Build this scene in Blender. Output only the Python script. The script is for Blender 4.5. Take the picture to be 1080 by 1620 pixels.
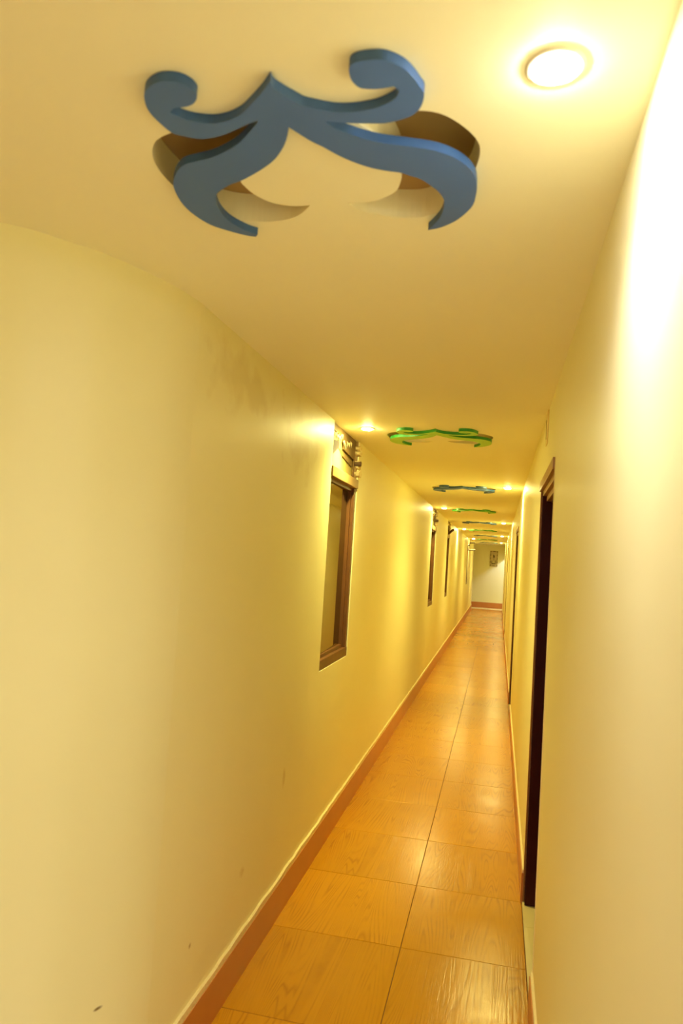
import bpy, bmesh, math, random
from mathutils import Matrix, Vector
from mathutils.geometry import tessellate_polygon

for o in list(bpy.data.objects):
    bpy.data.objects.remove(o)
scene = bpy.context.scene
COL = scene.collection
random.seed(7)

# ------------------------------------------------------------------ camera
cam_d = bpy.data.cameras.new('camera')
cam = bpy.data.objects.new('camera', cam_d)
COL.objects.link(cam)
cam_d.sensor_fit = 'VERTICAL'
cam_d.sensor_height = 36.0
cam_d.lens = 36.0 * 1143.37 / 1620.0
cr = Vector((0.97526992, 0.21219973, 0.06180501))
cu = Vector((-0.04765443, -0.07116864, 0.99632529))
cf = Vector((-0.21581854, 0.97463136, 0.05929638))
cam.matrix_world = Matrix(((cr.x, cu.x, -cf.x, 0.0), (cr.y, cu.y, -cf.y, 0.0), (cr.z, cu.z, -cf.z, 1.62), (0, 0, 0, 1)))
cam_d.clip_start = 0.02
cam_d.clip_end = 100
cam_d.dof.use_dof = True
cam_d.dof.focus_distance = 6.0
cam_d.dof.aperture_fstop = 5.0
scene.camera = cam

# ------------------------------------------------------------------ light and exposure
world = bpy.data.worlds.new('world')
scene.world = world
world.use_nodes = True
world.node_tree.nodes['Background'].inputs[0].default_value = (0.9, 0.8, 0.6, 1)
world.node_tree.nodes['Background'].inputs[1].default_value = 0.02
scene.view_settings.view_transform = 'Standard'
scene.view_settings.look = 'None'
scene.view_settings.gamma = 1.0
scene.view_settings.use_curve_mapping = False
scene.view_settings.exposure = 0.08
LAMP_COL = (1.0, 0.93, 0.33)
LAMP_PALE = (1.0, 1.0, 1.10)
LAMP_WHITE = (0.93, 1.02, 1.28)  # colour of the added lobby fill lamps and the side room lamp
LAMP_W = 1050.0        # radiance of the diffusers
SPOT_W = 86.0         # power of the downward beam inside each lamp
scene.cycles.diffuse_bounces = 7

# ------------------------------------------------------------------ dimensions (metres)
XL, XR, XM, H, YE = -0.895, 0.190, -0.325, 2.337, 27.46
STEP, Y1 = 2.92, 1.03
XC = -0.36
X_LOBBY, Y_BACK = -3.2, -2.6
X_ROOM = 2.2

# ------------------------------------------------------------------ materials
def nd(nt, t, **kw):
    n = nt.nodes.new(t)
    for k, v in kw.items():
        setattr(n, k, v)
    return n

def mat(name, color, rough=0.5, spec=0.5, metal=0.0, bump=0.0, bscale=40.0, vary=0.0, vscale=3.0, ior=None):
    m = bpy.data.materials.new(name)
    m.use_nodes = True
    nt = m.node_tree
    b = nt.nodes['Principled BSDF']
    b.inputs['Base Color'].default_value = (*color, 1)
    b.inputs['Roughness'].default_value = rough
    b.inputs['Specular IOR Level'].default_value = spec
    b.inputs['Metallic'].default_value = metal
    if ior:
        b.inputs['IOR'].default_value = ior
    tc = nd(nt, 'ShaderNodeTexCoord')
    if vary:
        nz = nd(nt, 'ShaderNodeTexNoise')
        nz.inputs['Scale'].default_value = vscale
        nz.inputs['Detail'].default_value = 2
        nt.links.new(tc.outputs['Object'], nz.inputs['Vector'])
        mx = nd(nt, 'ShaderNodeMix', data_type='RGBA')
        mx.inputs['A'].default_value = (*[c * (1 - vary) for c in color], 1)
        mx.inputs['B'].default_value = (*[min(1, c * (1 + vary)) for c in color], 1)
        nt.links.new(nz.outputs['Fac'], mx.inputs['Factor'])
        nt.links.new(mx.outputs['Result'], b.inputs['Base Color'])
    if bump:
        nb = nd(nt, 'ShaderNodeTexNoise')
        nb.inputs['Scale'].default_value = bscale
        nb.inputs['Detail'].default_value = 1
        nt.links.new(tc.outputs['Object'], nb.inputs['Vector'])
        bp = nd(nt, 'ShaderNodeBump')
        bp.inputs['Strength'].default_value = bump
        bp.inputs['Distance'].default_value = 0.01
        nt.links.new(nb.outputs['Fac'], bp.inputs['Height'])
        nt.links.new(bp.outputs['Normal'], b.inputs['Normal'])
    return m

def emis(name, color, strength):
    m = bpy.data.materials.new(name)
    m.use_nodes = True
    nt = m.node_tree
    nt.nodes.remove(nt.nodes['Principled BSDF'])
    e = nd(nt, 'ShaderNodeEmission')
    e.inputs[0].default_value = (*color, 1)
    e.inputs[1].default_value = strength
    nt.links.new(e.outputs[0], nt.nodes['Material Output'].inputs[0])
    return m

PAINT = (0.91, 0.845, 0.47)

def wall_paint(name, stains):
    """satin cream paint; damp stains in a band under the ceiling and scuff marks with shapes of their own"""
    m = mat(name, PAINT, rough=0.45, spec=0.35)
    nt = m.node_tree
    b = nt.nodes['Principled BSDF']
    tc = nd(nt, 'ShaderNodeTexCoord')
    # gentle trowel waviness
    n1 = nd(nt, 'ShaderNodeTexNoise'); n1.inputs['Scale'].default_value = 2.2; n1.inputs['Detail'].default_value = 2
    nt.links.new(tc.outputs['Object'], n1.inputs['Vector'])
    bp = nd(nt, 'ShaderNodeBump'); bp.inputs['Strength'].default_value = 0.25; bp.inputs['Distance'].default_value = 0.02
    nt.links.new(n1.outputs['Fac'], bp.inputs['Height']); nt.links.new(bp.outputs['Normal'], b.inputs['Normal'])
    # faint patchiness
    n3 = nd(nt, 'ShaderNodeTexNoise'); n3.inputs['Scale'].default_value = 1.3; n3.inputs['Detail'].default_value = 3
    nt.links.new(tc.outputs['Object'], n3.inputs['Vector'])
    mx = nd(nt, 'ShaderNodeMix', data_type='RGBA')
    mx.inputs['A'].default_value = (PAINT[0] * .96, PAINT[1] * .95, PAINT[2] * .90, 1)
    mx.inputs['B'].default_value = (PAINT[0] * 1.03, PAINT[1] * 1.04, PAINT[2] * 1.08, 1)
    nt.links.new(n3.outputs['Fac'], mx.inputs['Factor'])
    last = mx.outputs['Result']
    if stains:
        nz = nd(nt, 'ShaderNodeTexNoise'); nz.inputs['Scale'].default_value = 9.0; nz.inputs['Detail'].default_value = 4
        nt.links.new(tc.outputs['Object'], nz.inputs['Vector'])
    for (c, r, col, amt) in stains:     # centre, radii, colour, strength
        mp = nd(nt, 'ShaderNodeMapping', vector_type='POINT')
        mp.inputs['Location'].default_value = tuple(-c[i] / r[i] for i in range(3))
        mp.inputs['Scale'].default_value = tuple(1 / r[i] for i in range(3))
        nt.links.new(tc.outputs['Object'], mp.inputs['Vector'])
        ln = nd(nt, 'ShaderNodeVectorMath', operation='LENGTH')
        nt.links.new(mp.outputs[0], ln.inputs[0])
        sm = nd(nt, 'ShaderNodeMath', operation='MULTIPLY_ADD'); sm.inputs[1].default_value = 2.4
        nt.links.new(nz.outputs['Fac'], sm.inputs[0]); nt.links.new(ln.outputs['Value'], sm.inputs[2])
        mr = nd(nt, 'ShaderNodeMapRange')
        mr.inputs['From Min'].default_value = 2.05; mr.inputs['From Max'].default_value = 1.45
        mr.inputs['To Min'].default_value = 0; mr.inputs['To Max'].default_value = amt
        nt.links.new(sm.outputs[0], mr.inputs['Value'])
        m2 = nd(nt, 'ShaderNodeMix', data_type='RGBA')
        m2.inputs['B'].default_value = (*col, 1)
        nt.links.new(mr.outputs[0], m2.inputs['Factor']); nt.links.new(last, m2.inputs['A'])
        last = m2.outputs['Result']
    nt.links.new(last, b.inputs['Base Color'])
    return m

DAMP = (0.66, 0.52, 0.18)
M_WALL_L = wall_paint('wall_paint_stained', [
    ((XL, 2.35, 2.20), (0.3, 0.40, 0.13), DAMP, 0.34),
    ((XL, 3.15, 2.12), (0.3, 0.34, 0.20), DAMP, 0.34),
    ((-0.935, 1.745, 0.435), (0.2, 0.020, 0.007), (0.25, 0.17, 0.05), 1.3),
    ((XL, 2.70, 0.40), (0.2, 0.05, 0.035), (0.62, 0.46, 0.14), 0.45),
    ((XL, 3.19, 0.61), (0.2, 0.03, 0.06), (0.62, 0.46, 0.14), 0.45),
    ((XL, 2.22, 0.36), (0.2, 0.012, 0.012), (0.45, 0.3, 0.08), 0.8),
])
M_WALL = wall_paint('wall_paint', [])
M_CEIL = mat('ceiling_paint', (0.96, 0.915, 0.64), rough=0.55, spec=0.35, vary=0.02, vscale=1.5)
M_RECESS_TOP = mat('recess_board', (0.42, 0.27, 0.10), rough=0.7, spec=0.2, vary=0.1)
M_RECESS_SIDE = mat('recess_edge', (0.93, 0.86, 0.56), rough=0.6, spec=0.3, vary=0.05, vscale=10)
M_GROUT = mat('grout', (0.16, 0.075, 0.02), rough=0.8, spec=0.2)
M_SKIRT = mat('skirting_tile', (0.56, 0.20, 0.05), rough=0.33, spec=0.5, vary=0.10, vscale=6)
M_BEAD = mat('mortar_bead', (0.88, 0.74, 0.40), rough=0.6, spec=0.3, bump=0.4, bscale=60)
M_WOOD = mat('window_wood', (0.15, 0.055, 0.012), rough=0.45, spec=0.5, vary=0.25, vscale=14)
M_WOOD_LIT = mat('window_wood_pale_lit', (0.30, 0.17, 0.05), rough=0.5, spec=0.4, vary=0.2, vscale=16)  # paler copy of the window wood, lamp light put into its colour
M_GLASS = mat('window_glass_dark', (0.035, 0.026, 0.006), rough=0.03, spec=0.5, ior=3.0)
M_GLASS.node_tree.nodes['Principled BSDF'].inputs['Specular Tint'].default_value = (1.0, 0.80, 0.38, 1)
M_PLY = mat('old_board', (0.42, 0.32, 0.10), rough=0.6, spec=0.3, vary=0.22, vscale=9)
M_PLY_SHADE = mat('old_board_and_shade', (0.18, 0.105, 0.032), rough=0.7, spec=0.3, vary=0.3, vscale=12)  # brown of the old backing and of the painted transom shadows
M_PLASTIC = mat('crumpled_film', (0.72, 0.60, 0.32), rough=0.3, spec=0.6)
M_PLASTER = mat('broken_plaster', (0.80, 0.66, 0.34), rough=0.8, spec=0.2, bump=0.8, bscale=50)
M_RUST = mat('rusty_bracket', (0.035, 0.014, 0.004), rough=0.8, spec=0.3, vary=0.3, vscale=30)
M_PIPE = mat('conduit_pipe', (0.10, 0.05, 0.018), rough=0.6, spec=0.4, vary=0.2, vscale=30)
M_DOOR = mat('door_maroon', (0.05, 0.005, 0.004), rough=0.45, spec=0.15, vary=0.25, vscale=10)
M_CASING = mat('door_casing', (0.36, 0.16, 0.04), rough=0.38, spec=0.5, vary=0.2, vscale=12)
M_THRESH = mat('pale_threshold', (0.84, 0.68, 0.28), rough=0.35, spec=0.5, vary=0.08, vscale=5)
M_BOUNCE = mat('pale_bounce_tile', (0.84, 0.78, 0.60), rough=0.3, spec=0.5, vary=0.06, vscale=4)  # unseen floor, made pale to bounce light upward
M_METAL = mat('brass_handle', (0.6, 0.42, 0.16), rough=0.3, metal=1.0)
M_TRIMRING = mat('lamp_ring', (0.86, 0.80, 0.62), rough=0.4, spec=0.5)
M_LENS = emis('lamp_lens', LAMP_COL, LAMP_W)
M_LENS_PALE = emis('lamp_lens_pale', LAMP_PALE, LAMP_W * 0.44)
M_LENS_FILL = emis('lamp_lens_fill', LAMP_WHITE, LAMP_W * 0.75)
M_LENS_ROOM = emis('lamp_lens_room', LAMP_WHITE, LAMP_W * 0.19)
M_LENS_SIDE = emis('lamp_lens_frosted_rim', LAMP_COL, LAMP_W * 0.55)
M_LENS_SIDE_PALE = emis('lamp_lens_frosted_rim_pale', LAMP_PALE, LAMP_W * 0.24)
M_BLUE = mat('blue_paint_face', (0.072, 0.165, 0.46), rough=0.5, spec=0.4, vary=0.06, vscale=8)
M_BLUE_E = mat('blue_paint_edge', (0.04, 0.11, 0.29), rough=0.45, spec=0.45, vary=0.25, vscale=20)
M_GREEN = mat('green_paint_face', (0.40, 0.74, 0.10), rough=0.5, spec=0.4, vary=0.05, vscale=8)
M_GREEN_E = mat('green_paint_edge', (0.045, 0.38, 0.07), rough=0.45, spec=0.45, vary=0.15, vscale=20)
M_PICFRAME = mat('picture_frame', (0.55, 0.42, 0.16), rough=0.5, vary=0.5, vscale=30)
M_PICDARK = mat('picture_dark', (0.13, 0.085, 0.03), rough=0.6)
M_PICBG = mat('picture_ground', (0.62, 0.50, 0.24), rough=0.6, vary=0.2, vscale=14)
M_PICVASE = mat('picture_vase', (0.66, 0.56, 0.24), rough=0.6)
M_COVER = mat('cover_plate_paint', (0.82, 0.66, 0.30), rough=0.4, spec=0.5)

# wood-look ceramic floor tile
def tile_material():
    m = bpy.data.materials.new('wood_look_tile')
    m.use_nodes = True
    nt = m.node_tree
    b = nt.nodes['Principled BSDF']
    tc = nd(nt, 'ShaderNodeTexCoord')
    oi = nd(nt, 'ShaderNodeObjectInfo')
    rnd = nd(nt, 'ShaderNodeVectorMath', operation='SCALE')
    rnd.inputs[0].default_value = (3.1, 7.7, 1.3)
    nt.links.new(oi.outputs['Random'], rnd.inputs['Scale'])
    add = nd(nt, 'ShaderNodeVectorMath', operation='ADD')
    nt.links.new(tc.outputs['Object'], add.inputs[0]); nt.links.new(rnd.outputs[0], add.inputs[1])
    mp = nd(nt, 'ShaderNodeMapping')
    mp.inputs['Scale'].default_value = (1.0, 0.09, 1.0)
    nt.links.new(add.outputs[0], mp.inputs['Vector'])
    # contour-like growth rings out of a stretched noise field
    nz = nd(nt, 'ShaderNodeTexNoise'); nz.inputs['Scale'].default_value = 5.0; nz.inputs['Detail'].default_value = 1.5; nz.inputs['Distortion'].default_value = 0.9
    nt.links.new(mp.outputs[0], nz.inputs['Vector'])
    mu = nd(nt, 'ShaderNodeMath', operation='MULTIPLY'); mu.inputs[1].default_value = 34.0
    nt.links.new(nz.outputs['Fac'], mu.inputs[0])
    fr = nd(nt, 'ShaderNodeMath', operation='PINGPONG'); fr.inputs[1].default_value = 0.5
    nt.links.new(mu.outputs[0], fr.inputs[0])
    rr = nd(nt, 'ShaderNodeMapRange')
    rr.inputs['From Min'].default_value = 0.0; rr.inputs['From Max'].default_value = 0.28
    rr.inputs['To Min'].default_value = 1.0; rr.inputs['To Max'].default_value = 0.0
    nt.links.new(fr.outputs[0], rr.inputs['Value'])
    # fine pores
    mp2 = nd(nt, 'ShaderNodeMapping'); mp2.inputs['Scale'].default_value = (1.0, 0.035, 1.0)
    nt.links.new(add.outputs[0], mp2.inputs['Vector'])
    n2 = nd(nt, 'ShaderNodeTexNoise'); n2.inputs['Scale'].default_value = 160; n2.inputs['Detail'].default_value = 3
    nt.links.new(mp2.outputs[0], n2.inputs['Vector'])
    n3 = nd(nt, 'ShaderNodeTexNoise'); n3.inputs['Scale'].default_value = 5; n3.inputs['Detail'].default_value = 4
    nt.links.new(add.outputs[0], n3.inputs['Vector'])
    # ring visibility fades in patches
    vis = nd(nt, 'ShaderNodeMapRange')
    vis.inputs['From Min'].default_value = 0.40; vis.inputs['From Max'].default_value = 0.62
    vis.inputs['To Min'].default_value = 0.15; vis.inputs['To Max'].default_value = 0.70
    nt.links.new(n3.outputs['Fac'], vis.inputs['Value'])
    ring = nd(nt, 'ShaderNodeMath', operation='MULTIPLY')
    nt.links.new(rr.outputs[0], ring.inputs[0]); nt.links.new(vis.outputs[0], ring.inputs[1])
    cr_ = nd(nt, 'ShaderNodeMix', data_type='RGBA')
    cr_.inputs['A'].default_value = (0.57, 0.250, 0.006, 1)
    cr_.inputs['B'].default_value = (0.64, 0.290, 0.009, 1)
    nt.links.new(n2.outputs['Fac'], cr_.inputs['Factor'])
    c2 = nd(nt, 'ShaderNodeMix', data_type='RGBA')
    c2.inputs['B'].default_value = (0.40, 0.15, 0.004, 1)
    nt.links.new(ring.outputs[0], c2.inputs['Factor']); nt.links.new(cr_.outputs['Result'], c2.inputs['A'])
    hs = nd(nt, 'ShaderNodeHueSaturation')
    vr = nd(nt, 'ShaderNodeMapRange'); vr.inputs['To Min'].default_value = 0.93; vr.inputs['To Max'].default_value = 1.06
    nt.links.new(oi.outputs['Random'], vr.inputs['Value']); nt.links.new(vr.outputs[0], hs.inputs['Value'])
    nt.links.new(c2.outputs['Result'], hs.inputs['Color'])
    nt.links.new(hs.outputs['Color'], b.inputs['Base Color'])
    b.inputs['Specular IOR Level'].default_value = 0.5
    b.inputs['Specular Tint'].default_value = (1.0, 0.82, 0.35, 1)
    rg = nd(nt, 'ShaderNodeMapRange'); rg.inputs['To Min'].default_value = 0.13; rg.inputs['To Max'].default_value = 0.29
    nt.links.new(n3.outputs['Fac'], rg.inputs['Value']); nt.links.new(rg.outputs[0], b.inputs['Roughness'])
    hsum = nd(nt, 'ShaderNodeMath', operation='MULTIPLY_ADD'); hsum.inputs[1].default_value = -0.35
    nt.links.new(ring.outputs[0], hsum.inputs[0]); nt.links.new(n2.outputs['Fac'], hsum.inputs[2])
    bp = nd(nt, 'ShaderNodeBump'); bp.inputs['Strength'].default_value = 0.25; bp.inputs['Distance'].default_value = 0.002
    nt.links.new(hsum.outputs[0], bp.inputs['Height']); nt.links.new(bp.outputs['Normal'], b.inputs['Normal'])
    return m
M_TILE = tile_material()

# ------------------------------------------------------------------ mesh helpers
def link(name, me, m=None, parent=None, loc=(0, 0, 0)):
    o = bpy.data.objects.new(name, me)
    COL.objects.link(o)
    o.location = loc
    if parent:
        o.parent = parent
    if m and not me.materials:
        for x in (m if isinstance(m, (list, tuple)) else [m]):
            me.materials.append(x)
    return o

def mesh(name, v, f, fix=True):
    me = bpy.data.meshes.new(name)
    me.from_pydata([tuple(p) for p in v], [], f)
    if fix:
        bm = bmesh.new(); bm.from_mesh(me)
        bmesh.ops.recalc_face_normals(bm, faces=bm.faces)
        bm.to_mesh(me); bm.free()
    me.update()
    return me

class MB:
    def __init__(s):
        s.v = []; s.f = []
    def box(s, a, b):
        n = len(s.v)
        x0, y0, z0 = [min(a[i], b[i]) for i in range(3)]
        x1, y1, z1 = [max(a[i], b[i]) for i in range(3)]
        s.v += [(x0, y0, z0), (x1, y0, z0), (x1, y1, z0), (x0, y1, z0), (x0, y0, z1), (x1, y0, z1), (x1, y1, z1), (x0, y1, z1)]
        s.f += [[n + i for i in q] for q in ((0, 3, 2, 1), (4, 5, 6, 7), (0, 1, 5, 4), (1, 2, 6, 5), (2, 3, 7, 6), (3, 0, 4, 7))]
        return s
    def prism(s, loops, fn, d0, d1):
        """polygon with holes (2-D loops) swept between depths d0 and d1; fn(u, v, d) -> xyz"""
        tri = tessellate_polygon([[Vector((p[0], p[1], 0)) for p in lp] for lp in loops])
        flat = [p for lp in loops for p in lp]
        n = len(s.v); N = len(flat)
        s.v += [fn(p[0], p[1], d0) for p in flat] + [fn(p[0], p[1], d1) for p in flat]
        for t in tri:
            s.f.append([n + i for i in t]); s.f.append([n + N + i for i in reversed(t)])
        k = 0
        for lp in loops:
            L = len(lp)
            for i in range(L):
                j = (i + 1) % L
                s.f.append([n + k + i, n + k + j, n + N + k + j, n + N + k + i])
            k += L
        return s
    def strip(s, pts, t, z0, z1, jit=0.0):
        """band along a plan polyline: from the line to an offset of t on its right-hand side"""
        n = len(s.v); m = len(pts)
        off = []
        for i in range(m):
            a = Vector(pts[max(0, i - 1)]); b = Vector(pts[min(m - 1, i + 1)])
            d = (b - a).normalized()
            off.append((pts[i][0] + d.y * t, pts[i][1] - d.x * t))
        for i in range(m):
            j = random.uniform(-jit, jit)
            s.v += [(pts[i][0], pts[i][1], z0), (off[i][0], off[i][1], z0), (off[i][0], off[i][1], z1 + j), (pts[i][0], pts[i][1], z1 + j)]
        for i in range(m - 1):
            a = n + 4 * i; b = a + 4
            for q in range(4):
                r = (q + 1) % 4
                s.f.append([a + q, b + q, b + r, a + r])
        s.f.append([n, n + 1, n + 2, n + 3]); e = n + 4 * (m - 1); s.f.append([e + 3, e + 2, e + 1, e])
        return s
    def tube(s, pts, r, seg=12, hollow=0.0):
        """round bar along a polyline; hollow > 0 leaves an open bore at the last end"""
        pts = [Vector(p) for p in pts]; n = len(s.v); m = len(pts)
        for i in range(m):
            d = (pts[min(m - 1, i + 1)] - pts[max(0, i - 1)]).normalized()
            a = d.cross(Vector((0, 0, 1)) if abs(d.z) < .9 else Vector((1, 0, 0))).normalized(); b = d.cross(a)
            for k in range(seg):
                t = 2 * math.pi * k / seg
                s.v.append(tuple(pts[i] + a * (r * math.cos(t)) + b * (r * math.sin(t))))
        for i in range(m - 1):
            for k in range(seg):
                q = (k + 1) % seg
                s.f.append([n + i * seg + k, n + i * seg + q, n + (i + 1) * seg + q, n + (i + 1) * seg + k])
        s.f.append([n + k for k in reversed(range(seg))])
        e = n + (m - 1) * seg
        if hollow:
            d = (pts[-1] - pts[-2]).normalized()
            a = d.cross(Vector((0, 0, 1)) if abs(d.z) < .9 else Vector((1, 0, 0))).normalized(); b = d.cross(a)
            w = len(s.v)
            for dep in (0, 0.02):
                for k in range(seg):
                    t = 2 * math.pi * k / seg
                    s.v.append(tuple(pts[-1] - d * dep + a * (hollow * math.cos(t)) + b * (hollow * math.sin(t))))
            for k in range(seg):
                q = (k + 1) % seg
                s.f.append([e + k, e + q, w + q, w + k]); s.f.append([w + k, w + q, w + seg + q, w + seg + k])
            s.f.append([w + seg + k for k in range(seg)])
        else:
            s.f.append([e + k for k in range(seg)])
        return s
    def lathe(s, prof, seg=40):
        n = len(s.v); m = len(prof)
        for r, z in prof:
            for k in range(seg):
                t = 2 * math.pi * k / seg
                s.v.append((r * math.cos(t), r * math.sin(t), z))
        for i in range(m - 1):
            for k in range(seg):
                q = (k + 1) % seg
                s.f.append([n + i * seg + k, n + i * seg + q, n + (i + 1) * seg + q, n + (i + 1) * seg + k])
        return s
    def build(s, name, m, parent=None, loc=(0, 0, 0), bevel=0.0, smooth=False, fix=True):
        me = mesh(name, s.v, s.f, fix)
        if bevel:
            bm = bmesh.new(); bm.from_mesh(me)
            bmesh.ops.bevel(bm, geom=list(bm.edges), offset=bevel, segments=2, affect='EDGES', profile=0.6)
            bm.to_mesh(me); bm.free()
        if smooth:
            for p in me.polygons:
                p.use_smooth = True
        return link(name, me, m, parent, loc)

def tag(o, label, cat, group=None, kind=None):
    o['label'] = label
    o['category'] = cat
    if group:
        o['group'] = group
    if kind:
        o['kind'] = kind
    return o

def empty(name, loc=(0, 0, 0)):
    o = bpy.data.objects.new(name, None)
    o.empty_display_size = 0.1
    COL.objects.link(o)
    o.location = loc
    return o

def smooth_outline(P, sub=3, sharp=48):
    """Catmull-Rom through a closed outline, keeping sharp corners"""
    n = len(P); out = []
    V = [Vector(p) for p in P]
    cor = []
    for i in range(n):
        a = V[i] - V[i - 1]; b = V[(i + 1) % n] - V[i]
        cor.append(a.length > 1e-6 and b.length > 1e-6 and math.degrees(a.angle(b)) > sharp)
    for i in range(n):
        p1, p2 = V[i], V[(i + 1) % n]
        p0 = V[i - 1] if not cor[i] else p1 - (p2 - p1)
        p3 = V[(i + 2) % n] if not cor[(i + 1) % n] else p2 + (p2 - p1)
        for k in range(sub):
            t = k / sub
            q = 0.5 * ((2 * p1) + (p2 - p0) * t + (2 * p0 - 5 * p1 + 4 * p2 - p3) * t * t + (3 * p1 - p0 - 3 * p2 + p3) * t ** 3)
            out.append((q.x, q.y))
    return out

# plan outlines of the ceiling ornament (halves of the scroll) and of the two cut-outs, metres about (XC, lamp row)
Lh = [(-0.009, -0.043), (-0.029, -0.020), (-0.058, 0.009), (-0.082, 0.030), (-0.110, 0.044), (-0.137, 0.048), (-0.161, 0.042), (-0.180, 0.032), (-0.191, 0.019), (-0.198, 0.011), (-0.183, 0.001), (-0.171, 0.001), (-0.156, -0.002), (-0.144, -0.010), (-0.135, -0.023), (-0.135, -0.037), (-0.140, -0.049), (-0.149, -0.058), (-0.163, -0.063), (-0.179, -0.063), (-0.197, -0.056), (-0.211, -0.045), (-0.220, -0.033), (-0.229, -0.009), (-0.231, 0.012), (-0.228, 0.035), (-0.220, 0.065), (-0.206, 0.076), (-0.181, 0.088), (-0.157, 0.088), (-0.130, 0.081), (-0.102, 0.068), (-0.080, 0.057), (-0.059, 0.049), (-0.067, 0.060), (-0.090, 0.084), (-0.117, 0.110), (-0.150, 0.132), (-0.181, 0.147), (-0.210, 0.155), (-0.239, 0.163), (-0.262, 0.181), (-0.285, 0.211), (-0.300, 0.243), (-0.310, 0.295), (-0.309, 0.341), (-0.298, 0.383), (-0.283, 0.411), (-0.255, 0.438), (-0.228, 0.459), (-0.208, 0.468), (-0.200, 0.458), (-0.217, 0.441), (-0.231, 0.416), (-0.242, 0.384), (-0.244, 0.343), (-0.235, 0.302), (-0.224, 0.276), (-0.202, 0.256), (-0.180, 0.241), (-0.155, 0.230), (-0.122, 0.209), (-0.092, 0.187), (-0.065, 0.162), (-0.040, 0.128), (-0.025, 0.100), (-0.014, 0.073)]
Rh = [(-0.009, -0.043), (-0.008, -0.027), (0.004, -0.008), (0.018, 0.010), (0.026, 0.020), (0.041, 0.028), (0.059, 0.037), (0.077, 0.043), (0.100, 0.045), (0.120, 0.043), (0.141, 0.038), (0.162, 0.027), (0.174, 0.016), (0.180, 0.002), (0.173, -0.009), (0.156, -0.006), (0.137, -0.007), (0.122, -0.012), (0.114, -0.027), (0.113, -0.043), (0.116, -0.059), (0.128, -0.068), (0.149, -0.070), (0.166, -0.068), (0.182, -0.058), (0.195, -0.044), (0.205, -0.023), (0.212, -0.002), (0.216, 0.012), (0.213, 0.031), (0.204, 0.052), (0.190, 0.066), (0.169, 0.075), (0.145, 0.080), (0.122, 0.078), (0.100, 0.075), (0.077, 0.071), (0.051, 0.064), (0.062, 0.085), (0.082, 0.102), (0.106, 0.120), (0.134, 0.135), (0.165, 0.146), (0.191, 0.155), (0.217, 0.166), (0.240, 0.182), (0.260, 0.204), (0.274, 0.228), (0.284, 0.259), (0.286, 0.297), (0.284, 0.323), (0.277, 0.364), (0.260, 0.399), (0.237, 0.431), (0.206, 0.456), (0.179, 0.466), (0.195, 0.438), (0.213, 0.398), (0.222, 0.348), (0.216, 0.313), (0.203, 0.286), (0.186, 0.259), (0.168, 0.245), (0.151, 0.232), (0.129, 0.224), (0.102, 0.211), (0.077, 0.192), (0.051, 0.165), (0.029, 0.135), (0.012, 0.115), (-0.014, 0.073)]
Lc = [(-0.056, 0.368), (-0.083, 0.401), (-0.115, 0.423), (-0.155, 0.432), (-0.192, 0.431), (-0.234, 0.420), (-0.265, 0.402), (-0.292, 0.368), (-0.309, 0.320), (-0.313, 0.263), (-0.315, 0.228), (-0.312, 0.187), (-0.300, 0.149), (-0.281, 0.119), (-0.261, 0.103), (-0.234, 0.091), (-0.201, 0.083), (-0.156, 0.083), (-0.113, 0.079), (-0.070, 0.074), (-0.089, 0.115), (-0.116, 0.163), (-0.149, 0.215), (-0.168, 0.258), (-0.168, 0.280), (-0.159, 0.314), (-0.138, 0.346), (-0.112, 0.363), (-0.085, 0.370)]
Rc = [(0.023, 0.365), (0.046, 0.401), (0.079, 0.423), (0.115, 0.438), (0.155, 0.442), (0.185, 0.433), (0.228, 0.399), (0.266, 0.332), (0.282, 0.270), (0.292, 0.224), (0.293, 0.186), (0.282, 0.154), (0.263, 0.122), (0.239, 0.095), (0.218, 0.083), (0.200, 0.079), (0.173, 0.076), (0.135, 0.081), (0.094, 0.097), (0.123, 0.141), (0.141, 0.203), (0.147, 0.266), (0.142, 0.294), (0.130, 0.326), (0.110, 0.345), (0.086, 0.360), (0.056, 0.367)]

SCROLL = smooth_outline(Lh + list(reversed(Rh))[1:-1])
CUT_L = smooth_outline(Lc)
CUT_R = smooth_outline(Rc)
ROWS = [Y1 + STEP * k for k in range(9)]

# ------------------------------------------------------------------ ceiling
CURVE = [(XL, 1.954), (-0.914, 1.828), (-0.951, 1.714), (-0.998, 1.602), (-1.054, 1.525), (-1.104, 1.459), (-1.161, 1.412),
         (-1.25, 1.365), (-1.38, 1.325), (-1.55, 1.30), (-1.8, 1.29)]
SIDE_Y0 = 26.25          # side passage at the far end, on the left
loops = [[(X_LOBBY - .1, Y_BACK - .1), (X_ROOM + .1, Y_BACK - .1), (X_ROOM + .1, YE + .1), (X_LOBBY - .1, YE + .1)]]
for y in ROWS:
    loops.append([(XC + a, y + b) for a, b in CUT_L])
    loops.append([(XC + a, y + b) for a, b in CUT_R])
mb = MB()
tri = tessellate_polygon([[Vector((p[0], p[1], 0)) for p in lp] for lp in loops])
mb.v = [(p[0], p[1], H) for lp in loops for p in lp]
mb.f = [list(t) for t in tri]
me = mesh('ceiling', mb.v, mb.f, False)
bm = bmesh.new(); bm.from_mesh(me)
for f in bm.faces:
    if f.normal.z > 0:
        f.normal_flip()
bm.to_mesh(me); bm.free()
ceiling = tag(link('ceiling', me, M_CEIL), 'cream painted corridor ceiling with crescent shaped cut-outs', 'ceiling', kind='structure')

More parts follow.
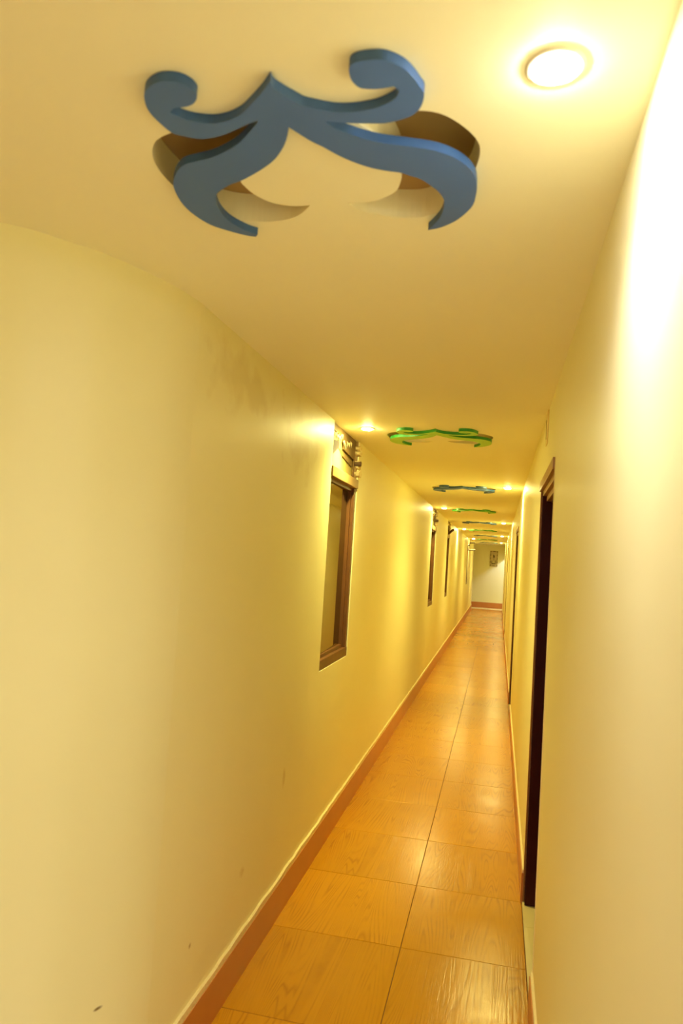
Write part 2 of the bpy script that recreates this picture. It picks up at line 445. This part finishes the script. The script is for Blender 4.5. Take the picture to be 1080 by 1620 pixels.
def recess_mesh(cut):
    D = 0.062
    n = len(cut)
    v = [(a, b, 0) for a, b in cut] + [(a, b, D) for a, b in cut]
    f = [[i, (i + 1) % n, n + (i + 1) % n, n + i] for i in range(n)]
    k = len(f)
    for t in tessellate_polygon([[Vector((p[0], p[1], 0)) for p in cut]]):
        f.append([n + i for i in t])
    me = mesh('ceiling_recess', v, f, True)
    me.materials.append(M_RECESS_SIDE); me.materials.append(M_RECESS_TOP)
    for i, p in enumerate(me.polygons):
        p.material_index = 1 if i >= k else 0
        p.use_smooth = False
    return me
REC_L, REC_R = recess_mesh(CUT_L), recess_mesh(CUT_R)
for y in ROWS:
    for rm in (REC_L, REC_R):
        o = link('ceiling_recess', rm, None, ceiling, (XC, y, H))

# ------------------------------------------------------------------ floor with its tiles
floor = tag(MB().box((X_LOBBY - .1, Y_BACK - .1, -.06), (X_ROOM + .1, YE + .1, -.0022)).build('floor', M_GROUT),
            'floor of glossy wood-look tiles with dark joints', 'floor', kind='structure')

def tile_mesh(w, l):
    g = 0.0013; c = 0.0012
    a, b = w / 2 - g, l / 2 - g
    v = [(-a, -b, -.008), (a, -b, -.008), (a, b, -.008), (-a, b, -.008),
         (-a, -b, -c), (a, -b, -c), (a, b, -c), (-a, b, -c),
         (-a + c, -b + c, 0), (a - c, -b + c, 0), (a - c, b - c, 0), (-a + c, b - c, 0)]
    f = [(8, 9, 10, 11)]
    for i in range(4):
        j = (i + 1) % 4
        f += [(i, j, 4 + j, 4 + i), (4 + i, 4 + j, 8 + j, 8 + i)]
    f.append((3, 2, 1, 0))
    me = mesh('floor_tile', v, f)
    me.materials.append(M_TILE)
    return me
WL, WR = XM - XL, (XR - 0.006) - XM
T_L, T_R = tile_mesh(WL, .6), tile_mesh(WR, .6)
T_LP, T_RP, T_F = tile_mesh(WL, .6), tile_mesh(WR, .6), tile_mesh(.6, .6)
for tm in (T_LP, T_RP):            # unseen pale tiles, added to bounce light up to the near ceiling
    tm.materials.clear(); tm.materials.append(M_BOUNCE)
Y_T = 3.1276 - .3
k = -9
while True:
    yc = Y_T + .6 * k
    if yc + .3 > YE - .85:
        break
    if yc - .3 > Y_BACK - .15:
        pale = yc < 1.8
        link('floor_tile', T_LP if pale else T_L, None, floor, (XM - WL / 2, yc, random.uniform(-.0004, .0002)))
        link('floor_tile', T_RP if pale else T_R, None, floor, (XM + WR / 2, yc, random.uniform(-.0004, .0002)))
        if yc < 1.8:
            for c in range(4):
                link('floor_tile', T_F, None, floor, (XL - .3 - .6 * c, yc, 0))
    k += 1
y_last = Y_T + .6 * k - .3
EL = YE - .012 - y_last
for xa, xb in ((XL - .62, XL), (XL, XM), (XM, XR - .006), (XR - .006, XR + .6)):
    te = tile_mesh(xb - xa, EL)
    te.materials.clear(); te.materials.append(M_THRESH)
    link('floor_tile', te, None, floor, ((xa + xb) / 2, y_last + EL / 2, 0))

# ------------------------------------------------------------------ left wall
WIN = [(3.735, 4.45), (9.65, 10.34), (12.66, 13.25), (20.95, 21.62)]
WIN_Z0, WIN_Z1 = 1.0, 2.04
TH = 0.14
poly = [(CURVE[0][1], -.02), (SIDE_Y0, -.02), (SIDE_Y0, H)]
for a, b in reversed(WIN):
    poly += [(b, H), (b, WIN_Z0), (a, WIN_Z0), (a, H)]
poly += [(CURVE[0][1], H)]
mb = MB().prism([poly], lambda u, v, d: (XL - d, u, v), 0.0, TH)
wl = mb.build('wall_left', M_WALL_L)
mb = MB()
pts = list(reversed(CURVE))
fine = []
for i in range(len(CURVE) - 1):
    p0 = Vector(CURVE[max(0, i - 1)]) if i else Vector((XL, 2.1)); p1 = Vector(CURVE[i]); p2 = Vector(CURVE[i + 1]); p3 = Vector(CURVE[min(len(CURVE) - 1, i + 2)])
    for q in range(4):
        t = q / 4
        w = 0.5 * ((2 * p1) + (p2 - p0) * t + (2 * p0 - 5 * p1 + 4 * p2 - p3) * t * t + (3 * p1 - p0 - 3 * p2 + p3) * t ** 3)
        fine.append((w.x, w.y))
fine += [CURVE[-1], (X_LOBBY, 1.29)]
n = len(fine)
v = [(x, y, -.02) for x, y in fine] + [(x, y, H) for x, y in fine]
f = [[i, i + 1, n + i + 1, n + i] for i in range(n - 1)]
me2 = mesh('wall_left_bend', v, f, False)
for p in me2.polygons:
    p.use_smooth = True
bend = link('wall_left_bend', me2, M_WALL_L)
bend.parent = wl
tag(wl, 'cream plaster wall on the left, curving away near the viewer', 'wall', kind='structure')

# ------------------------------------------------------------------ right wall, end wall and the spaces around
DOORS = [(2.82, 3.72), (7.95, 8.80), (16.05, 16.95), (21.80, 22.65)]
DZ = 2.04
END_DOOR = (26.45, 27.25, 1.95)
poly = [(Y_BACK, -.02)]
for a, b in DOORS:
    poly += [(a, -.02), (a, DZ), (b, DZ), (b, -.02)]
poly += [(END_DOOR[0], -.02), (END_DOOR[0], END_DOOR[2]), (YE, END_DOOR[2]), (YE, H), (Y_BACK, H)]
wr = MB().prism([poly], lambda u, v, d: (XR + d, u, v), 0.0, 0.15).build('wall_right', M_WALL)
tag(wr, 'cream satin wall on the right, broken by dark door openings', 'wall', kind='structure')
we = MB().box((X_LOBBY, YE, -.02), (X_ROOM, YE + .08, H)).build('wall_end', M_WALL)
tag(we, 'pale end wall closing the corridor behind the framed picture', 'wall', kind='structure')
wb = MB().box((X_LOBBY, Y_BACK - .08, -.02), (XR + .15, Y_BACK, H)).build('wall_back', M_WALL)
tag(wb, 'cream wall behind the viewer', 'wall', kind='structure')
wo = MB().box((X_LOBBY - .08, Y_BACK, -.02), (X_LOBBY, 1.29, H)).build('wall_lobby', M_WALL)
tag(wo, 'cream wall of the wider lobby on the left', 'wall', kind='structure')
# side passage and side room at the far end
wp = MB().box((X_LOBBY, SIDE_Y0 - .08, -.02), (XL - TH, SIDE_Y0, H)).box((X_LOBBY - .08, SIDE_Y0 - .08, -.02), (X_LOBBY, YE, H)).build('wall_passage', M_WALL)
tag(wp, 'cream wall of the side passage at the far end', 'wall', kind='structure')
wm = MB().box((XR + .15, 25.4, -.02), (X_ROOM, 25.5, H)).box((X_ROOM, 25.4, -.02), (X_ROOM + .08, YE, H)).build('wall_room', M_WALL)
tag(wm, 'cream wall of the side room at the far end', 'wall', kind='structure')

# ------------------------------------------------------------------ skirting
SK = 0.15
line = [(XL, SIDE_Y0)] + fine
line = list(reversed(line))           # so that the room lies on the right-hand side
bl = MB().strip(line, .013, 0.0, SK).build('baseboard_left', M_SKIRT)
tag(bl, 'red-brown tile skirting along the left wall', 'skirting', kind='structure')
dense = []
for i in range(len(line) - 1):
    a, b = Vector(line[i]), Vector(line[i + 1])
    m = max(1, int((b - a).length / .07))
    for q in range(m):
        w = a.lerp(b, q / m); dense.append((w.x, w.y))
dense.append(line[-1])
bead = MB().strip(dense, .011, SK, SK + .022, .004).build('mortar_bead', M_BEAD, bl)
seg = [Y_BACK] + [q for d in DOORS for q in d] + [END_DOOR[0]]
mb = MB(); mb2 = MB()
for i in range(0, len(seg), 2):
    mb.box((XR - .012, seg[i], 0), (XR, seg[i + 1], SK - .01))
    mb2.box((XR - .009, seg[i], SK - .01), (XR, seg[i + 1], SK + .006))
br = mb.build('baseboard_right', M_SKIRT)
tag(br, 'red-brown tile skirting along the right wall between doors', 'skirting', kind='structure')
mb2.build('mortar_bead', M_BEAD, br)
be = MB().box((X_LOBBY, YE - .012, 0), (XR, YE, .20)).build('baseboard_end', M_SKIRT)
tag(be, 'red-brown skirting at the foot of the end wall', 'skirting', kind='structure')

# ------------------------------------------------------------------ windows in the left wall, with the open transom over each
def window(idx, y0, y1, label):
    w = y1 - y0
    t = empty('window_%d' % idx, (XL, y0, WIN_Z0))
    tag(t, label, 'window', 'windows in the left wall', 'structure')
    zh = WIN_Z1 - WIN_Z0
    fw = 0.045
    MB().box((-.075, 0, 0), (-.003, w, .055)).build('bottom_rail', M_WOOD, t, bevel=.003)
    MB().box((-.075, 0, zh), (.008, w, zh + .055)).build('head_rail', M_WOOD_LIT, t, bevel=.003)
    MB().box((-.075, 0, .055), (-.010, .016, zh)).build('jamb', M_WOOD, t, bevel=.002)
    MB().box((-.075, w - .045, .055), (-.006, w, zh)).build('jamb', M_WOOD, t, bevel=.003)
    s = MB()
    s.box((-.050, .016, .055), (-.024, w - .045, .075)); s.box((-.050, .016, zh - .020), (-.024, w - .045, zh))
    s.box((-.050, .016, .075), (-.026, .034, zh - .020)); s.box((-.050, w - .070, .075), (-.024, w - .045, zh - .020))
    s.build('sash', M_WOOD, t)
    MB().prism([[(.032, .073), (w - .068, .073), (w - .068, zh - .018), (.032, zh - .018)]], lambda u, v, d: (d - .026 * u, u, v), -.032, -.027).build('pane', M_GLASS, t)   # pane skewed so that it reflects plain wall, not the dark door
    # transom: boards, dark strips painted as shadow, and loose bits left in the opening
    zt0 = zh + .055; zt1 = H - WIN_Z0
    MB().box((-.045, 0, zt0), (-.022, w * .45 - .002, zt1 - .004)).build('transom_board', M_PLY, t)
    MB().box((-.048, w * .45, zt0), (-.027, w - .06, zt1 - .004)).build('transom_board', M_PLY, t)
    MB().box((-.13, 0, zt0), (-.10, w, zt1)).build('backing', M_PLY_SHADE, t)
    MB().prism([[(0, zt1), (0, zt1 - .035), (w * .42, zt1 - .045), (w * .45, zt1 - .105), (w - .06, zt1 - .125), (w - .05, zt1)]],
               lambda u, v, d: (d, u, v), -.022, -.014).build('top_shadow_strip', M_PLY_SHADE, t)  # shadow along the top of the transom, built as a dark strip
    MB().prism([[(w * .30, zt0 + .128), (w * .45, zt0 + .098), (w - .10, zt0 + .070), (w - .10, zt0 + .102), (w * .5, zt0 + .125)]],
               lambda u, v, d: (d, u, v), -.026, -.020).build('diagonal_shadow_strip', M_PLY_SHADE, t)  # second slanting shadow band, built as a thin dark strip
    fm = MB()
    rr = random.Random(idx * 5)
    for q in range(9):
        u = w * (.12 + .07 * q); z = zt1 - .03 - rr.random() * .035
        nn = len(fm.v)
        a = rr.uniform(-.02, .02)
        fm.v += [(-.012, u, z), (-.004, u + .02, z + a), (-.010, u + .032, z - .026), (-.006, u + .012, z - .03 + a)]
        fm.f += [[nn, nn + 1, nn + 2], [nn, nn + 2, nn + 3]]
    fm.build('crumpled_film', M_PLASTIC, t, fix=False)
    lp = [(.004, zt0 + .055)] + [(.135 + .022 * math.cos(a), zt0 + .135 + .022 * math.sin(a)) for a in [math.radians(d) for d in range(-60, 130, 20)]] + [(.004, zt0 + .14)]
    MB().prism([lp], lambda u, v, d: (d, u, v), -.014, -.004).build('bracket_plate', M_RUST, t)
    MB().prism([[(.004, zt1 - .075), (.05, zt1 - .055), (.055, zt1 - .065), (.004, zt1 - .10)]], lambda u, v, d: (d, u, v), -.014, -.006).build('bracket_clip', M_RUST, t)
    MB().tube([(-.02, w - .10, zt0 + .004), (-.016, w - .085, zt0 + .06), (-.018, w - .07, zt0 + .13), (-.016, w - .055, zt0 + .24)], .004, 8).build('cable', M_PLY_SHADE, t)
    # broken plaster down the far edge
    for q in range(5):
        z = zt0 + .03 + q * .04 + rr.uniform(-.008, .008)
        d = rr.uniform(.004, .014); h = rr.uniform(.015, .032); u = w - rr.uniform(.02, .05)
        lump = [(u, z), (u + .045, z - .008), (u + .055, z + h * .6), (u + .03, z + h * 1.3), (u - .012, z + h * .7)]
        MB().prism([lump], lambda a, b, c: (c + (a - u) * .12, a, b), -.05, d).build('plaster_lump', M_PLASTER, t)
    MB().box((-.09, w - .062, zt0), (-.016, w - .045, zt1)).build('split_post', M_WOOD, t)
    MB().box((-.09, w - .03, zt0), (-.008, w, zt1)).build('edge_post', M_WOOD_LIT, t)
    return t

WLAB = ['brown wooden window with dark glass nearest the viewer, boarded open transom above',
        'brown wooden window in the left wall, second from the viewer',
        'brown wooden window in the left wall, third from the viewer',
        'brown wooden window at the far end of the left wall']
for i, (a, b) in enumerate(WIN):
    window(i + 1, a, b, WLAB[i])

# conduit stubs poking out of the transoms
def pipe(pts, r, label, bore=0.0):
    p0 = Vector(pts[0])
    o = MB().tube([Vector(p) - p0 for p in pts], r, 14, bore).build('conduit_pipe', M_PIPE, None, p0, smooth=False)
    return tag(o, label, 'pipe', 'conduit stubs above the windows')
pipe([(XL - .10, 4.425, 2.195), (XL + .022, 4.425, 2.195)], .016, 'round conduit end poking out above the nearest window', .010)
pipe([(XL - .10, 10.28, 2.185), (XL + .03, 10.28, 2.185)], .018, 'conduit stub poking out above the second window', .011)
pipe([(XL - .10, 13.15, 2.13), (XL - .01, 13.15, 2.13), (XL + .05, 13.15, 2.19), (XL + .075, 13.15, 2.195)], .022, 'bent dark conduit stub poking out above the third window', .014)
pipe([(XL - .10, 21.45, 2.0), (XL + .05, 21.45, 2.0), (XL + .20, 21.45, 2.01)], .020, 'lower long conduit sticking out above the farthest window', .012)
pipe([(XL - .10, 21.30, 2.10), (XL + .03, 21.30, 2.12), (XL + .045, 21.30, 2.20), (XL + .19, 21.30, 2.21)], .018, 'upper cranked conduit sticking out above the farthest window', .011)

# ------------------------------------------------------------------ doors in the right wall
def door(idx, y0, y1, label):
    w = y1 - y0
    t = empty('door_%d' % idx, (XR, y0, 0))
    tag(t, label, 'door', 'doors in the right wall', 'structure')
    jw = .045
    # dark linings of the opening
    MB().box((.006, w - jw, .012), (.148, w, DZ)).build('far_jamb', M_DOOR, t)
    MB().box((.012, 0, .012), (.148, jw * .4, DZ)).build('near_jamb', M_DOOR, t)
    MB().box((-.003, w - .010, .012), (.005, w + .010, DZ)).build('casing_strip', M_CASING, t, bevel=.001)
    MB().box((-.0025, -.009, SK + .006), (.006, .0015, DZ)).build('corner_highlight', M_BEAD, t, bevel=.001)  # thin strip added for the bright highlight along the wall corner
    # moulded head
    h = empty('door_head', (0, 0, 0)); h.parent = t
    MB().box((-.010, 0, DZ - .045), (.010, w + .006, DZ)).build('head_fascia', M_CASING, h, bevel=.002)
    MB().box((.006, .02, DZ - .07), (.03, w - .016, DZ - .03)).build('head_moulding', M_CASING, h, bevel=.003)
    MB().box((.024, .02, DZ - .095), (.05, w - .016, DZ - .05)).build('head_moulding', M_CASING, h, bevel=.003)
    MB().box((.045, .02, DZ - .10), (.148, w - .016, DZ)).build('head_lining', M_DOOR, h)
    # leaf with two sunk panels
    lf = empty('leaf', (.10, 0, .014)); lf.parent = t
    a, b, z1 = jw * .4 + .003, w - jw - .003, DZ - .12
    pan = [(a + .12, b - .12, .18, .85), (a + .12, b - .12, 1.0, z1 - .14)]
    MB().prism([[(a, 0), (b, 0), (b, z1), (a, z1)]] + [[(p[0], p[2]), (p[0], p[3]), (p[1], p[3]), (p[1], p[2])] for p in pan],
               lambda u, v, d: (d, u, v), 0, .038).build('leaf_frame', M_DOOR, lf)
    for p in pan:
        MB().box((.010, p[0] - .002, p[2] - .002), (.030, p[1] + .002, p[3] + .002)).build('leaf_panel', M_DOOR, lf)
    MB().tube([(0, a + .07, .98), (-.035, a + .07, .98), (-.038, a + .075, .98), (-.038, a + .18, .98)], .008, 10).build('door_handle', M_METAL, lf)
    # pale stone threshold
    MB().box((-.004, .002, -.004), (.148, w * .72, .008)).build('threshold', M_THRESH, t)
    MB().box((-.004, w * .72 + .002, -.004), (.148, w - .002, .008)).build('threshold', M_THRESH, t)
    return t
DLAB = ['dark maroon door recessed in the right wall nearest the viewer, moulded head',
        'dark maroon door in the right wall, second from the viewer',
        'dark maroon door in the right wall, third from the viewer',
        'dark maroon door in the right wall, fourth from the viewer']
for i, (a, b) in enumerate(DOORS):
    door(i + 1, a, b, DLAB[i])

# ------------------------------------------------------------------ ceiling lamps
RING = MB().lathe([(.042, 0), (.042, -.002), (.040, -.0035), (.031, -.0035), (.028, -.002), (.028, 0)])
ring_me = mesh('trim_ring', RING.v, RING.f); ring_me.materials.append(M_TRIMRING)
for p in ring_me.polygons: p.use_smooth = True
def lens_mesh(m):
    L = MB().lathe([(.0275, -.001), (.0265, -.0085), (.018, -.0098), (.0005, -.0105)], 16)
    me = mesh('lens', L.v, L.f); me.materials.append(m); me.materials.append(M_LENS_SIDE if m == M_LENS else M_LENS_SIDE_PALE)
    for p in me.polygons:
        if abs(p.normal.z) < 0.6:
            p.material_index = 1      # frosted rim of the diffuser is dimmer than its face
    return me
LENS = {k: lens_mesh(m) for k, m in (('warm', M_LENS), ('pale', M_LENS_PALE), ('fill', M_LENS_FILL), ('room', M_LENS_ROOM))}
def lamp(x, y, kind, label, group='downlights in the corridor ceiling'):
    t = empty('downlight', (x, y, H))
    tag(t, label, 'lamp', group)
    link('trim_ring', ring_me, None, t)
    link('lens', LENS[kind], None, t)
    if kind != 'room':
        ld = bpy.data.lights.new('beam', 'SPOT')
        ld.energy = SPOT_W * {'warm': 1.0, 'pale': 0.45, 'fill': 0.84}[kind]
        ld.color = {'warm': LAMP_COL, 'pale': LAMP_PALE, 'fill': LAMP_WHITE}[kind]
        ld.spot_size = math.radians(140); ld.spot_blend = 1.0; ld.shadow_soft_size = 0.02
        lo = bpy.data.objects.new('beam', ld); COL.objects.link(lo)
        lo.parent = t; lo.location = (0, 0, -.013)
    return t
ORD = ['first', 'second', 'third', 'fourth', 'fifth', 'sixth', 'seventh', 'eighth', 'ninth']
for k, y in enumerate(ROWS):
    right = k % 2 == 0
    side = 'right' if right else 'left'
    lab = ['large bright round downlight in the ceiling beside the big blue scroll',
           'round downlight in the ceiling by the nearest window'][k] if k < 2 else \
        'small round ceiling downlight by the %s wall, %s lamp row from the viewer' % (side, ORD[k])
    lamp(0.045 if right else -0.757, y, 'pale' if k == 0 else 'warm', lab)
lamp(-1.2, -1.7, 'fill', 'unseen fill lamp added in the lobby ceiling left of the viewer', 'added lobby fill lamps')  # unseen lamps added to pale the light near the camera
lamp(-0.55, -0.9, 'fill', 'unseen fill lamp added in the lobby ceiling behind the viewer', 'added lobby fill lamps')
lamp(0.80, 26.75, 'room', 'round downlight in the side room at the far end', 'far end downlights').scale = (4, 4, 2)

# ------------------------------------------------------------------ scroll ornaments under the ceiling
T_ORN = 0.016
def scroll_mesh(face, edge):
    n = len(SCROLL)
    v = [(a, b, 0) for a, b in SCROLL] + [(a, b, -T_ORN) for a, b in SCROLL]
    f = [[i, (i + 1) % n, n + (i + 1) % n, n + i] for i in range(n)]
    ns = len(f)
    for t in tessellate_polygon([[Vector((p[0], p[1], 0)) for p in SCROLL]]):
        f.append([n + i for i in t]); f.append(list(reversed(t)))
    me = mesh('ceiling_scroll', v, f)
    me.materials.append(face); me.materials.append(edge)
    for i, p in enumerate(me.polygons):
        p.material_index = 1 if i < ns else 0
    return me
SC = [scroll_mesh(M_BLUE, M_BLUE_E), scroll_mesh(M_GREEN, M_GREEN_E)]
for k, y in enumerate(ROWS):
    o = link('ceiling_scroll', SC[k % 2], None, None, (XC, y, H - .0005))
    if k == 0: lab = 'large slate blue scroll ornament on the ceiling nearest the viewer'
    elif k == 1: lab = 'green scroll ornament on the ceiling nearest the viewer, by the nearest window'
    else: lab = '%s scroll ornament on the ceiling, %s ornament from the viewer' % (('slate blue', 'green')[k % 2], ORD[k])
    tag(o, lab, 'ornament', 'scroll ornaments along the ceiling')

# ------------------------------------------------------------------ framed picture on the end wall
pic = empty('framed_picture', (-0.192, YE, 1.835))
tag(pic, 'small upright framed picture of a plant in a pot on the end wall', 'picture')
PW, PH = .14, .285
MB().box((-PW + .02, -.014, -PH + .02), (PW - .02, -.001, PH - .02)).build('canvas', M_PICBG, pic)
for nm, a, b in (('frame_side', (-PW, -PH), (-PW + .035, PH)), ('frame_side', (PW - .035, -PH), (PW, PH)),
                 ('frame_rail', (-PW + .035, -PH), (PW - .035, -PH + .035)), ('frame_rail', (-PW + .035, PH - .035), (PW - .035, PH))):
    MB().box((a[0], -.026, a[1]), (b[0], -.001, b[1])).build(nm, M_PICFRAME, pic, bevel=.003)
for q in range(5):      # dark studs round the frame
    z = -PH + .03 + q * (2 * PH - .06) / 4
    for sx in (-1, 1):
        MB().box((sx * (PW - .018) - .012, -.031, z - .022), (sx * (PW - .018) + .012, -.024, z + .022)).build('frame_stud', M_PICDARK, pic, bevel=.004)
for sz in (-1, 1):
    MB().box((-.045, -.031, sz * (PH - .018) - .010), (.045, -.024, sz * (PH - .018) + .010)).build('frame_stud', M_PICDARK, pic, bevel=.004)
flat = lambda u, v, d: (u, d, v)
pot = MB().prism([[(-.075, -.20), (.06, -.20), (.065, -.07), (.045, -.07), (.042, -.17), (-.055, -.17), (-.06, -.08), (-.08, -.08)]], flat, -.022, -.013).build('painted_pot_outline', M_PICDARK, pic)
MB().prism([[(-.055, -.17), (.042, -.17), (.045, -.075), (-.06, -.08)]], flat, -.019, -.013).build('painted_pot', M_PICVASE, pic)
MB().prism([[(-.006, -.08), (.006, -.08), (.002, .05), (-.012, .05)]], flat, -.019, -.013).build('painted_stem', M_PICDARK, pic)
MB().prism([[(-.01, .02), (.03, .05), (.02, .10), (-.012, .16), (-.035, .12), (-.03, .06)]], flat, -.022, -.013).build('painted_flower', M_PICDARK, pic)

# ------------------------------------------------------------------ painted-over cover plate high on the right wall
cp = empty('cover_plate', (XR, 3.42, 2.27))
tag(cp, 'narrow painted cover strip with a dark slit high on the right wall', 'cover plate')
MB().box((-.005, -.06, -.085), (0, .06, .066)).build('plate', M_COVER, cp, bevel=.002)
MB().prism([[(.01, .03), (.022, .02), (.03, -.05), (.018, -.06), (.012, -.02)]], lambda u, v, d: (d, u, v), -.0065, -.004).build('slit', M_PLY_SHADE, cp)
